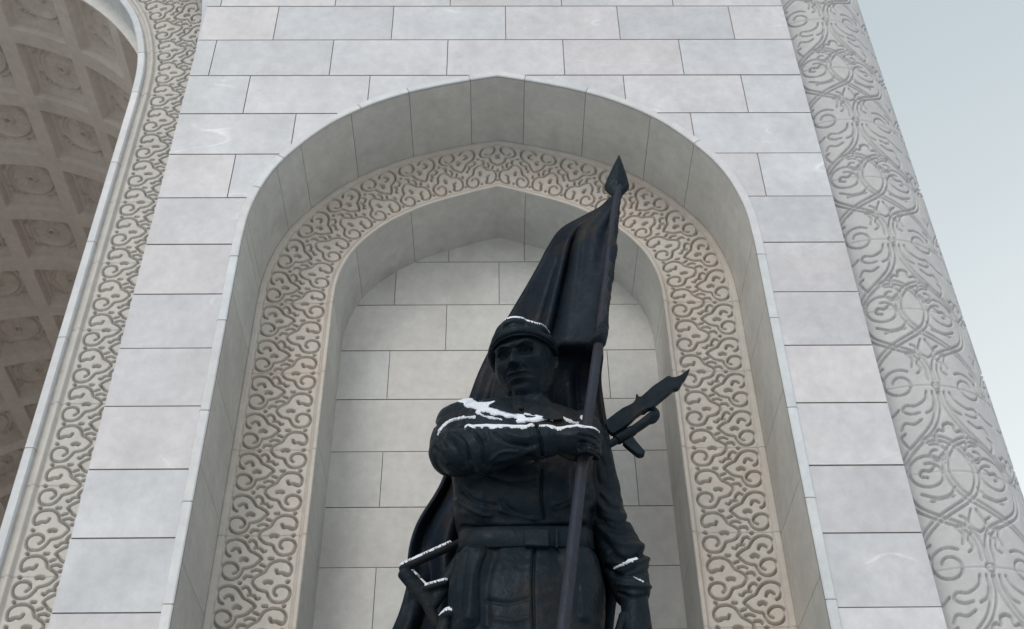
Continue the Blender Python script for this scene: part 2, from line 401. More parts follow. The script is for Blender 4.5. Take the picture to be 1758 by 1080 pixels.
# ------------------------------------------------------------------ carved relief tiles
def stroke_field(nx, ny, sx, sy, strokes, wrap_y=True, wrap_x=False):
    """max over strokes of groove profile on a tile. strokes: (pts [(x,y)] in metres, half width, depth). returns (ny,nx)"""
    X, Y = np.meshgrid((np.arange(nx)+.5)/nx*sx, (np.arange(ny)+.5)/ny*sy)
    g = np.zeros((ny, nx))
    for pts, hw, dep in strokes:
        pts = np.asarray(pts, float)
        if len(pts) > 2: pts = catmull(pts, 4)
        for oy in ((-sy, 0, sy) if wrap_y else (0,)):
            for ox in ((-sx, 0, sx) if wrap_x else (0,)):
                q = pts+np.array([ox, oy])
                if q[:, 1].max() < -.05 or q[:, 1].min() > sy+.05 or q[:, 0].max() < -.05 or q[:, 0].min() > sx+.05: continue
                d2 = np.full((ny, nx), 1e9)
                for a, b in zip(q[:-1], q[1:]):
                    x0, x1 = min(a[0], b[0])-hw*1.6, max(a[0], b[0])+hw*1.6; y0, y1 = min(a[1], b[1])-hw*1.6, max(a[1], b[1])+hw*1.6
                    i0, i1 = max(0, int(x0/sx*nx)), min(nx, int(x1/sx*nx)+2); j0, j1 = max(0, int(y0/sy*ny)), min(ny, int(y1/sy*ny)+2)
                    if i0 >= i1 or j0 >= j1: continue
                    xs = X[j0:j1, i0:i1]; ys = Y[j0:j1, i0:i1]; ab = b-a
                    t = np.clip(((xs-a[0])*ab[0]+(ys-a[1])*ab[1])/(ab@ab+1e-12), 0, 1)
                    dd = np.hypot(xs-a[0]-t*ab[0], ys-a[1]-t*ab[1])
                    d2[j0:j1, i0:i1] = np.minimum(d2[j0:j1, i0:i1], dd)
                g = np.maximum(g, dep*sm(1.5, .45, d2/hw))
    return g
def sample(tile, u, v, wrap_u=False):
    """bilinear; u across [0,1], v wraps"""
    ny, nx = tile.shape
    x = u*nx-.5; y = v*ny-.5
    x0 = np.floor(x).astype(int); y0 = np.floor(y).astype(int); fx = x-x0; fy = y-y0
    if wrap_u: xa, xb = x0 % nx, (x0+1) % nx
    else: xa, xb = np.clip(x0, 0, nx-1), np.clip(x0+1, 0, nx-1)
    ya, yb = y0 % ny, (y0+1) % ny
    return (tile[ya, xa]*(1-fx)*(1-fy)+tile[ya, xb]*fx*(1-fy)+tile[yb, xa]*(1-fx)*fy+tile[yb, xb]*fx*fy)
BW, PIT = .74, .4225
def T(x, y):      # sketch coordinates of one repeat -> metres across the band (0 outer edge) and along it
    xo = 166-.1736*y; xi = 894-.162*y
    return ((x-xo)/(xi-xo)*BW, (548-y)/355*PIT)
def TT(pts, dy=0): return [T(x, y) for x, y in pts]
G, W8 = .060, .0094
band_strokes = [
    (TT([(312, 322), (303, 295), (275, 290), (250, 305)]), .011, G),
    (TT([(232, 348), (205, 330), (190, 290), (200, 250), (240, 224), (300, 220), (350, 242), (378, 280), (392, 306), (430, 325), (470, 350), (488, 372)]), W8, G),
    (TT([(488, 372), (455, 397), (420, 425), (370, 440), (335, 447), (318, 480), (290, 512), (240, 526), (190, 510), (162, 470), (168, 427), (205, 400), (258, 402), (293, 432), (286, 466), (258, 480)]), W8, G),
    (TT([(318, 378), (342, 368), (366, 380)]), .015, G),
    (TT([(306, 550), (311, 552)]), .013, G*1.1),
    (TT([(388, 240), (410, 226), (438, 240), (447, 272), (432, 290)]), W8, G),
    (TT([(450, 288), (480, 292), (500, 318), (520, 312)]), W8, G),
    (TT([(475, 415), (492, 420), (508, 428)]), .010, G),
    (TT([(405, 467), (440, 455), (478, 463)]), W8, G),
    (TT([(342, 520), (360, 502), (400, 505)]), .011, G),
    (TT([(405, 552), (420, 520), (460, 496), (508, 472), (530, 440), (562, 407), (620, 387), (690, 397), (722, 432), (718, 472), (695, 498), (664, 494)]), W8, G),
    (TT([(600, 458), (612, 482), (645, 480), (684, 492)]), .011, G),
    (TT([(405, 552), (440, 595), (480, 611), (518, 622), (532, 655), (562, 690), (620, 700), (678, 680), (704, 632), (690, 592), (640, 576), (592, 592), (576, 628), (596, 648)]), W8, G),
    (TT([(510, 550), (532, 545), (556, 550)]), .015, G),
    (TT([(548, 370), (575, 370)]), .011, G),
    (TT([(708, 372), (714, 368)]), .012, G*1.1),
    (TT([(686, 549), (694, 544)]), .012, G*1.1),
]
tile_band = stroke_field(370, 211, BW, PIT, band_strokes)
def band_profile(t):
    """cross profile, metres towards the viewer; t in metres from the outer edge"""
    h = np.zeros_like(t)
    h += .012*sm(0, .012, t)*sm(.062, .050, t)                     # outer fillet
    h -= .014*sm(.006, 0, np.abs(t-.066))
    h -= .018*sm(.009, .002, np.abs(t-(BW-.060)))
    h += .026*sm(BW-.050, BW-.032, t)*sm(BW+.004, BW-.008, t)
    return h
def relief_h(tm, v, joints_v, vv):
    """tm metres across, v in repeats"""
    mask = sm(.070, .078, tm)*sm(BW-.068, BW-.074, tm)
    h = -sample(tile_band, tm/BW, v)*mask+band_profile(tm)
    for j in joints_v: h -= .012*sm(.006, 0, np.abs(vv-j))
    return h
def band_half(name, side):
    """one half of the niche band: side -1 left, +1 right"""
    nt_ = 124
    A, LA = resample(out_c, 540); B, LB = resample(inn_c, 540)
    nzv = int((SPR-3.2)/.0062); zz = np.linspace(3.2, SPR, nzv)[:-1]; zl = np.arange(ZB, 3.2, .05)
    zz = np.r_[zl, zz]
    po = np.vstack([np.stack([np.full(len(zz), A[0, 0]), zz], 1), A]); pi = np.vstack([np.stack([np.full(len(zz), B[0, 0]), zz], 1), B])
    vv = np.r_[(zz-SPR)/PIT, np.linspace(0, 7.5, 540)]               # repeats from the spring line
    t = np.linspace(0, 1, nt_)
    Tm, Vv = np.meshgrid(t*BW, vv)
    jv = [-2*k for k in range(0, 9)]+[3.75]
    h = relief_h(Tm, Vv, [], Vv)
    for j in jv: h -= .012*sm(.012, .003, np.abs((Vv-j)))
    X = po[:, 0][:, None]*(1-t)+pi[:, 0][:, None]*t; Zz = po[:, 1][:, None]*(1-t)+pi[:, 1][:, None]*t
    Y = D1-h
    V = np.stack([CX+side*X, Y, Zz], -1).reshape(-1, 3); F = grid_faces(len(vv), nt_)
    if side < 0: F = F[:, ::-1]
    return V, F
Va, Fa = band_half('l', -1); Vb, Fb = band_half('r', 1)
link('carved_niche_band', mesh_np('carved_niche_band', np.vstack([Va, Vb]), np.vstack([Fa, Fb+len(Va)])), M_relief, building)

# ------------------------------------------------------------------ the big portal on the left
PX = -7.527; PHW = PX+0; PY = .70
pin_x = -3.90                                   # right jamb edge of the portal band
SC = (pin_x-PX)/2.32*1.0
PSPR = 10.55
def portal_curve(off):
    c = np.array(out_c)*[SC, SC]; c[:, 1] = (np.array(out_c)[:, 1]-7.70)*SC+PSPR
    p = c; t = np.gradient(p, axis=0); t[0] = (0, 1); t /= np.linalg.norm(t, axis=1)[:, None]; n = np.stack([t[:, 1], -t[:, 0]], 1)
    return p+n*off
pc_in = portal_curve(0.0)
def portal_band():
    nt_ = 130; W = .80; n_a = 700
    A, LA = resample(pc_in, n_a); B = np.array([A[i] for i in range(n_a)])
    t_ = np.gradient(A, axis=0); t_[0] = (0, 1); t_ /= np.linalg.norm(t_, axis=1)[:, None]; nn = np.stack([t_[:, 1], -t_[:, 0]], 1)
    zl = np.arange(GZ, 3.6, .06); zz = np.r_[zl, np.linspace(3.6, PSPR, int((PSPR-3.6)/.0068))[:-1]]
    P0 = np.vstack([np.stack([np.full(len(zz), A[0, 0]), zz], 1), A]); Nn = np.vstack([np.tile([1., 0.], (len(zz), 1)), nn])
    mid = (LA+np.linalg.norm(np.diff(A+nn*W, axis=0), axis=1).sum())/2
    reps = round(mid/PIT)
    zj = 4.707                                    # a joint height seen in the photograph
    vv = np.r_[(zz-zj)/PIT, (PSPR-zj)/PIT+np.linspace(0, reps, n_a)]
    t = np.linspace(0, 1, nt_); Tm, Vv = np.meshgrid(BW+.045-t*W, vv)      # t=0 at the opening, which is the inner edge of the pattern
    h = relief_h(Tm, Vv, [], Vv)
    for k in range(-7, 22): h -= .012*sm(.012, .003, np.abs(Vv-2*k))
    O = P0[:, None, :]+Nn[:, None, :]*(t*W)[None, :, None]
    V = np.stack([PX+O[..., 0], PY-h, O[..., 1]], -1).reshape(-1, 3)
    F = grid_faces(len(vv), nt_)
    return mesh_np('carved_portal_band', V, F)
link('carved_portal_band', portal_band(), M_relief2, building)
# trim along the opening, its reveal, the lunette face behind and the jamb
c0 = portal_curve(0.0); path = [(PX+pin_x-PX, GZ)]+[(PX+a, b) for a, b in c0]
pr = [(PX-(x-PX), z) for x, z in path[::-1]][1:]
ppath = pr[::-1] and (path+pr)
ppath = ppath[::-1]                             # left bottom -> right bottom
pp, Lp = resample(ppath, 500)
jp = [arclen(pp, (pin_x, z)) for z in (3.2, 4.7, 5.9, 7.1, 8.3, 9.5, 10.6)]+[arclen(pp, a) for a in ((-4.0, 11.3), (-4.4, 12.4), (-5.2, 13.4))]+[3., 6., 9.]
TS = .085
strip('portal_trim', pp, jp, [(-TS, .95), (-TS, PY-.045), (-TS+.012, PY-.055), (-.012, PY-.055), (0, PY-.04), (.001, PY+.02)], [M_trim, M_joint], building, gap=.004, depth=.006)
# ------------------------------------------------------------------ coffered barrel vault
VR, VZ = 3.792, 9.885
PT = 1.161
xj = -3.985
dx = xj-PX
phi0 = math.asin(dx/VR)
def coffer_tile():
    n = 230; u = (np.arange(n)+.5)/n*PT-PT/2; X, Y = np.meshgrid(u, u); m = np.maximum(abs(X), abs(Y)); r = np.hypot(X, Y)
    h = .16*sm(.450, .441, m)+.05*sm(.405, .397, m)                  # recess, then a second small step
    h -= .030*sm(.020, .012, abs(r-.30)); h += .030*sm(.014, .008, abs(r-.338))
    h += .014*sm(.28, .27, r)
    a = np.arctan2(Y, X); h += .010*(np.sin(a*16)>0)*sm(.10, .12, r)*sm(.27, .25, r)
    h -= .06*sm(.088, .074, r); h += .20*sm(.048, .038, r)
    for sx in (-1, 1):
        for sy in (-1, 1):
            ax, ay = X*sx-.315, Y*sy-.315
            rr = np.hypot(ax, ay); h += .050*sm(.016, .010, abs(rr-.036))
            for ox, oy in ((-.09, .035), (.035, -.09), (-.14, .05), (.05, -.14)):
                h += .050*sm(.026, .018, np.hypot(ax-ox, ay-oy))
    return h
ct = coffer_tile()
VY0, VY1 = .95, 20.0
sC = 2.715                          # a coffer centre (arc from the crown)
def vault():
    s = np.arange(-VR*phi0, VR*phi0+.001, .0135); y = np.r_[np.arange(VY0, 7.0, .0135), np.arange(7.0, VY1, .022)]
    s = s[s > -2.8]                           # fine part: the side seen from the camera
    S, Yg = np.meshgrid(s, y)
    us = ((S-sC)/PT+.5) % 1; vs = ((Yg-2.612)/PT+.5) % 1
    h = sample(ct, us, vs, True)
    # plain margins at the springing and at the front edge
    h *= (Yg > VY0+.02)
    Rr = VR+h; ph = S/VR
    V = np.stack([PX+Rr*np.sin(ph), Yg, VZ+Rr*np.cos(ph)], -1).reshape(-1, 3)
    return mesh_np('coffered_vault', V, grid_faces(len(y), len(s)))
link('coffered_vault', vault(), M_vault, building)
mb = MB()
# rest of the vault (hidden far side), jamb walls, end wall
n = 24; V = []
for i in range(n+1):
    ph = -phi0+((-2.79/VR)+phi0)*i/n
    for y in (VY0, VY1): V.append((PX+VR*math.sin(ph), y, VZ+VR*math.cos(ph)))
mb.add(V, [(2*i, 2*i+1, 2*i+3, 2*i+2) for i in range(n)])
zs = VZ+VR*math.cos(phi0)
mb.box(xj, xj+.30, VY0, VY1, GZ, zs); mb.box(2*PX-xj-.30, 2*PX-xj, VY0, VY1, GZ, zs)
link('portal_jamb', mb.mesh('portal_jamb'), M_vault, building)
# lunette face: between vault edge and the portal arch, a flat wall at VY0
V = []; F = []; arc = []
for i in range(61):
    ph = -phi0+2*phi0*i/60; arc.append((PX+VR*math.sin(ph), VZ+VR*math.cos(ph)))
up = [(PX+x, z) for x, z in portal_curve(.1)]; upm = [(2*PX-x, z) for x, z in up]
full = upm+up[::-1]; full, _ = resample(full, 61)
full[0] = (2*PX-xj-.3, zs); full[-1] = (xj+.3, zs)
# keep the outer boundary above the arc
for i in range(61):
    V += [(arc[i][0], VY0-.001, arc[i][1]), (full[i][0], VY0-.001, max(full[i][1], arc[i][1]+.0)) ]
F = [(2*i, 2*i+1, 2*i+3, 2*i+2) for i in range(60)]
mb = MB(); mb.add(V, F)
link('portal_lunette', mb.mesh('portal_lunette'), M_soff, building)
# masonry above the portal arch and the twin pier on its far side
mb = MB()
oc = [(PX+x, z) for x, z in portal_curve(.755)]; ocm = [(2*PX-x, z) for x, z in oc]
full2 = ocm+oc[::-1]
V = []; F = []
for x, z in full2: V += [(x, PY+.03, z), (x, PY+.03, TOPZ)]
F = [(2*i, 2*i+1, 2*i+3, 2*i+2) for i in range(len(full2)-1)]
mb.add(V, F)
V = []
for x, z in full2: V += [(x, PY+.03, z), (x, 0.0, z)]      # reveal of the outer order
mb.add(V, F)
full3 = [(2*PX-XL, GZ)]+full2+[(XL, GZ)]
V = []; F = [(2*i, 2*i+1, 2*i+3, 2*i+2) for i in range(len(full3)-1)]
for x, z in full3: V += [(x, 0.0, max(z, full2[0][1] if abs(x-PX) > abs(XL-PX)-1e-6 else z)), (x, 0.0, TOPZ)]
mb.add(V, F)
mb.box(2*PX-XL-7.2, 2*PX-XL, 0, 11, GZ, TOPZ)
mb.box(2*PX-XL, XL, VY0+.3, 11, TOPZ-.4, TOPZ)
link('portal_masonry', mb.mesh('portal_masonry'), M_wall, building)

# ------------------------------------------------------------------ carved round corner column
KR, KX, KY = .80, 3.58, .90
KP, KV = 1.08, 1.69                              # repeat round the shaft and up it
CG = .030; CW = .0088
def mir(pts): return [(-x, y) for x, y in pts]
loop_ = [(.03, .06), (.035, .2), (.10, .33), (.27, .43), (.42, .55), (.48, .72), (.45, .90), (.34, 1.07), (.18, 1.16), (.04, 1.13), (-.07, 1.02), (-.12, .85), (-.08, .70), (0, .60), (.12, .52), (.27, .43), (.40, .32), (.50, .18), (.53, .04)]
def double(pts, d=.021):
    p = catmull(pts, 6); t = np.gradient(p, axis=0); t /= np.linalg.norm(t, axis=1)[:, None]+1e-9; n = np.stack([-t[:, 1], t[:, 0]], 1)
    return [p+n*d, p-n*d]
cs = []
def spiral(cx, cy, rx, ry, a0, turns, shrink, sgn=1, n=26):
    out = []
    for i in range(n+1):
        k = i/n; a = a0+sgn*turns*2*math.pi*k; s = 1-(1-shrink)*k; out.append((cx+rx*s*math.cos(a), cy+ry*s*math.sin(a)))
    return out
half = []
for l in double(loop_): half.append((l, CW, CG))
for l in double([(.03, -.06), (.04, -.22), (.12, -.40), (.27, -.56), (.45, -.74), (.54, -.845)]): half.append((l, CW, CG))
half.append((spiral(.265, .84, .175, .17, 2.6, 1.18, .52, -1), CW, CG))
half.append(([(.20, .90), (.25, .86), (.31, .87), (.33, .82), (.28, .80)], CW, CG*1.2))
half.append(([(.09, .70), (.15, .63), (.25, .61), (.36, .66)], CW, CG))
half.append((spiral(.30, .03, .155, .155, 2.2, 1.3, .35, -1), CW, CG))
half.append(([(.10, -.06), (.13, -.14), (.22, -.20), (.30, -.19), (.33, -.24), (.27, -.28), (.20, -.27)], CW, CG))
half.append(([(.36, -.22), (.42, -.27), (.50, -.28)], CW, CG))
half.append(([(.12, .62), (.20, .60), (.30, .585)], CW*1.1, CG))
half.append(([(.10, 1.02), (.14, .98), (.12, .94)], CW, CG))
half.append(([(.02, .50), (.06, .40), (.05, .34), (.00, .30)], CW, CG))
half.append(([(.12, .44), (.08, .41), (.10, .35), (.16, .36)], CW, CG))
half.append(([(.16, .20), (.14, .28), (.18, .34)], CW, CG))
half.append(([(.50, .46), (.53, .40), (.54, .34)], CW, CG))
half.append(([(.44, -.62), (.50, -.68), (.54, -.62)], CW, CG))
half.append(([(.0, -.38), (.04, -.40), (.05, -.46), (.10, -.45), (.13, -.52), (.11, -.58)], CW*1.2, CG*1.2))
half.append(([(.06, .30), (.11, .24), (.09, .17), (.13, .13)], CW, CG))
half.append(([(.47, -.02), (.42, .08), (.45, .18), (.40, .22)], CW, CG))
half.append(([(.20, -.34), (.27, -.38), (.34, -.36), (.38, -.42)], CW, CG))
half.append((spiral(.16, -.68, .10, .10, 1.2, 1.1, .35, 1), CW, CG))
half.append(([(.36, -.60), (.40, -.50), (.36, -.46)], CW, CG))
half.append(([(.05, -.14), (.09, -.24), (.15, -.28)], CW, CG))
half.append(([(.50, .98), (.46, 1.04), (.50, 1.10), (.54, 1.06)], CW, CG))
for pts, hw, dp in half:
    pts = np.asarray(pts, float)
    for q in (pts, pts*[-1, 1]): cs.append((q+[KP/2, KV/2], hw, dp))
cs.append(([(KP/2-.02, KV/2-.03), (KP/2+.02, KV/2-.03), (KP/2+.03, KV/2+.02), (KP/2, KV/2+.04), (KP/2-.03, KV/2+.02), (KP/2-.02, KV/2-.03)], CW, CG))
tile_col = stroke_field(260, 400, KP, KV, cs, True, True)
def column():
    a = np.arange(-R(112), R(100), .0072/KR); z = np.r_[np.arange(GZ+.5, 3.4, .06), np.arange(3.4, 13.2, .0085), np.arange(13.25, TOPZ, .1)]
    A, Z = np.meshgrid(a, z)
    s = KR*A                                        # arc from the front line
    s_ax = .08                                      # the pattern axis seen in the photograph
    zk = 6.10                                       # a knot height
    h = -sample(tile_col, ((s-s_ax)/KP+.5) % 1, ((Z-zk)/KV+.5) % 1, True)
    jz = (Z-zk)/.845
    h -= .010*sm(.008, .003, np.abs(jz-np.round(jz))*.845)
    Rr = KR+h
    V = np.stack([KX+Rr*np.sin(A), KY-Rr*np.cos(A), Z], -1).reshape(-1, 3)
    return mesh_np('carved_column', V, grid_faces(len(z), len(a)))
colm = link('carved_corner_column', column(), M_column, building)
mb = MB(); mb.box(XR, 3.75, KY, 11, GZ, TOPZ); link('side_wall', mb.mesh('side_wall'), M_wall, building)

# ------------------------------------------------------------------ ground
mb = MB(); S = 1500; mb.add([(-S, -S, GZ), (S, -S, GZ), (S, S, GZ), (-S, S, GZ)], [(0, 1, 2, 3)])
link('ground', mb.mesh('ground'), M_ground, kind='structure')
mb = MB(); mb.box(-14, 9, -14, 11.5, GZ-.1, GZ+.004)
link('paving', mb.mesh('paving'), M_pave, kind='structure')
#STATUE

# ------------------------------------------------------------------ the bronze soldier
def ring_tube(nodes, n=8, seg=28, caps=True, sq=1.0):
    """nodes: (px, py, Y, half width in photo px, depth radius in m or None)"""
    A = []
    for px, py, Y, ra, rb in nodes:
        p = P(px, py, Y); r = ra/pxm(p); A.append([*p, r, r if rb is None else rb])
    A = catmull(A, n)
    c = A[:, :3]; t = np.gradient(c, axis=0); t /= np.linalg.norm(t, axis=1)[:, None]
    ys = np.array([0, 1., 0]); b = ys-(t@ys)[:, None]*t; b /= np.linalg.norm(b, axis=1)[:, None]+1e-9; a = np.cross(t, b)
    rows_ = []
    cap = [(-.97, .25), (-.85, .53), (-.6, .8), (-.3, .955)]
    if caps:
        for k, s in cap: rows_.append((c[0]+t[0]*k*min(A[0, 3], A[0, 4]), a[0], b[0], A[0, 3]*s, A[0, 4]*s))
    for i in range(len(A)): rows_.append((c[i], a[i], b[i], A[i, 3], A[i, 4]))
    if caps:
        for k, s in cap[::-1]: rows_.append((c[-1]-t[-1]*k*min(A[-1, 3], A[-1, 4]), a[-1], b[-1], A[-1, 3]*s, A[-1, 4]*s))
    th = np.linspace(0, 2*math.pi, seg, endpoint=False); V = []
    for cc, aa, bb, ra, rb in rows_:
        V.append(cc+np.outer(np.sign(np.cos(th))*np.abs(np.cos(th))**sq*ra, aa)+np.outer(np.sign(np.sin(th))*np.abs(np.sin(th))**sq*rb, bb))
    V = np.array(V).reshape(-1, 3); F = [tuple(f) for f in grid_faces(len(rows_), seg, True)]
    k = len(V); F.append(tuple(range(seg))[::-1]); F.append(tuple(range(k-seg, k)))
    return V, F
def remeshed(mb, voxel, smooth_n=2, factor=.5):
    me = mb.mesh('tmp'); o = bpy.data.objects.new('tmp', me); C.objects.link(o)
    m = o.modifiers.new('r', 'REMESH'); m.mode = 'VOXEL'; m.voxel_size = voxel; m.use_smooth_shade = True
    if smooth_n:
        s = o.modifiers.new('s', 'SMOOTH'); s.factor = factor; s.iterations = smooth_n
    dg = bpy.context.evaluated_depsgraph_get(); dg.update()
    r = bpy.data.meshes.new_from_object(o.evaluated_get(dg)); bpy.data.objects.remove(o); bpy.data.meshes.remove(me)
    return r
def get_vn(me):
    n = len(me.vertices); v = np.empty(n*3, np.float32); me.vertices.foreach_get('co', v)
    nn = np.empty(n*3, np.float32); me.vertex_normals.foreach_get('vector', nn)
    return v.reshape(-1, 3).astype(float), nn.reshape(-1, 3).astype(float)
def set_v(me, v): me.vertices.foreach_set('co', v.astype(np.float32).ravel()); me.update()
def to_px(v):
    d = v-CAM; z = d@cf; return IW/2+FOC*(d@cr)/z, IH/2-FOC*(d@cu)/z
def seg_dist2(x, y, pts):
    d = np.full(x.shape, 1e9)
    for a, b in zip(pts[:-1], pts[1:]):
        ab = b-a; t = np.clip(((x-a[0])*ab[0]+(y-a[1])*ab[1])/(ab@ab+1e-9), 0, 1)
        d = np.minimum(d, np.hypot(x-a[0]-t*ab[0], y-a[1]-t*ab[1]))
    return d
def sculpt(me, strokes, ymax=.35, nz_amp=.006, nz_scale=5.0, extra=None):
    """push the cast surface in or out along drawn folds; each fold: (photo px polyline, half width px, height m)"""
    v, n = get_vn(me); x, y = to_px(v); disp = np.zeros(len(v))
    front = (n[:, 1] < .25) | (n[:, 2] < -.3)
    for pts, hw, hgt in strokes:
        p = catmull(pts, 4) if len(pts) > 2 else np.asarray(pts, float)
        bx = (x > p[:, 0].min()-3*hw) & (x < p[:, 0].max()+3*hw) & (y > p[:, 1].min()-3*hw) & (y < p[:, 1].max()+3*hw) & front
        if not bx.any(): continue
        d = seg_dist2(x[bx], y[bx], p); disp[bx] += hgt*np.exp(-(d/hw)**2)
    for i, c in enumerate(v):
        q = Vector(c*nz_scale); disp[i] += nz_amp*noise.noise(q)+.35*nz_amp*noise.noise(q*3.1)
    if extra is not None: disp += extra(v, n, x, y)
    set_v(me, v+n*disp[:, None])

body = MB()
def addt(nodes, **k): V, F = ring_tube(nodes, **k); body.add(V, F)
# torso, from the skirt of the tunic to the neck
addt([(905, 1166, 0, 139, .43), (905, 1096, 0, 133, .40), (904, 1028, 0, 130, .38), (904, 982, 0, 117, .33), (903, 944, 0, 104, .28),
      (902, 915, 0, 112, .33), (900, 888, -.01, 120, .38), (900, 852, -.02, 121, .38), (898, 800, -.05, 124, .38), (898, 765, -.04, 128, .35), (902, 738, 0, 116, .28), (905, 722, .04, 76, .20), (908, 708, .05, 42, .17)], seg=72, sq=.72)
addt([(908, 712, .03, 46, None), (907, 690, .06, 35, .17), (906, 660, .05, 33, .17), (903, 625, .03, 33, .18)])
# skirt flare at the hips
addt([(815, 985, -.05, 40, .3), (810, 1030, -.05, 40, .32), (812, 1100, -.05, 42, .34)]); addt([(990, 985, -.02, 42, .3), (997, 1030, -.02, 42, .32), (995, 1100, -.02, 42, .34)])
# right arm, bent across the chest
addt([(806, 716, .04, 32, None), (789, 727, -.02, 36, None), (778, 752, -.13, 37, None), (775, 778, -.30, 40, None)])
addt([(768, 776, -.24, 28, None), (790, 779, -.40, 41, None), (825, 774, -.50, 43, None), (862, 768, -.57, 37, None), (900, 763, -.63, 31, None), (936, 760, -.66, 28, None), (940, 760, -.66, 27, None)])
addt([(744, 771, -.17, 7, None), (762, 778, -.24, 24, None)])
addt([(936, 759, -.66, 23, None), (958, 758, -.67, 21, None), (978, 758, -.69, 23, .11), (1000, 757, -.70, 24, .10), (1006, 757, -.70, 23, .08)])
# fingers folded round the pole, thumb below
for i, (ya, yb) in enumerate([(741, 747), (752, 758), (763, 769), (774, 778)]):
    addt([(998, ya, -.73, 7.5, None), (1014, ya+1, -.74, 7.5, None), (1024, yb, -.70, 7, None), (1029, yb+5, -.62, 6.5, None), (1022, yb+9, -.53, 6, None)], seg=12, n=4)
addt([(962, 772, -.64, 11, None), (984, 784, -.60, 9, None), (1002, 784, -.52, 8, None), (1016, 776, -.50, 7, None)], seg=12, n=4)
# left arm hanging
addt([(998, 738, .04, 34, None), (1012, 762, .06, 33, None), (1022, 800, .08, 33, None), (1032, 855, .09, 35, None), (1043, 900, .08, 36, None), (1060, 935, .03, 39, None), (1074, 972, -.03, 39, None), (1081, 1000, -.06, 35, None), (1084, 1013, -.07, 33, None)])
addt([(1083, 1008, -.07, 27, None), (1089, 1035, -.10, 24, None), (1091, 1058, -.12, 25, .08), (1093, 1085, -.14, 27, .07)])
for i, (dx_, L_) in enumerate([(-19, 62), (-7, 72), (5, 70), (16, 58)]):
    addt([(1093+dx_, 1085, -.14, 8, None), (1095+dx_, 1085+L_*.5, -.19, 7.5, None), (1092+dx_, 1085+L_, -.16, 6.5, None)], seg=12, n=4)
addt([(1070, 1058, -.16, 9, None), (1062, 1085, -.22, 8.5, None), (1066, 1108, -.24, 7, None)], seg=12, n=4)
# legs and boots down to the pedestal
PT_Z = 1.62
for xs, yy in ((-.10, .02), (.52, -.08)):
    b0 = len(body.v)
    prof = [(3.7, .30), (3.2, .27), (2.75, .22), (2.5, .23), (2.2, .21), (1.85, .16), (PT_Z+.02, .17)]
    th = np.linspace(0, 2*math.pi, 24, endpoint=False); V = []
    for z, r in prof: V += [(xs+r*math.cos(a), yy+r*math.sin(a), z) for a in th]
    F = [tuple(f) for f in grid_faces(len(prof), 24, True)]+[tuple(range(24))[::-1], tuple(range(len(V)-24, len(V)))]; body.add(V, F)
    V = []
    for y_, hw, hh in ((.2, .12, .2), (.0, .15, .28), (-.2, .15, .2), (-.42, .17, .14), (-.6, .12, .1)): V += [(xs+hw*math.cos(a), yy+y_, PT_Z+hh/2+hh/2*math.sin(a)) for a in th]
    body.add(V, [tuple(f) for f in grid_faces(5, 24, True)]+[tuple(range(24))[::-1], tuple(range(96, 120))])

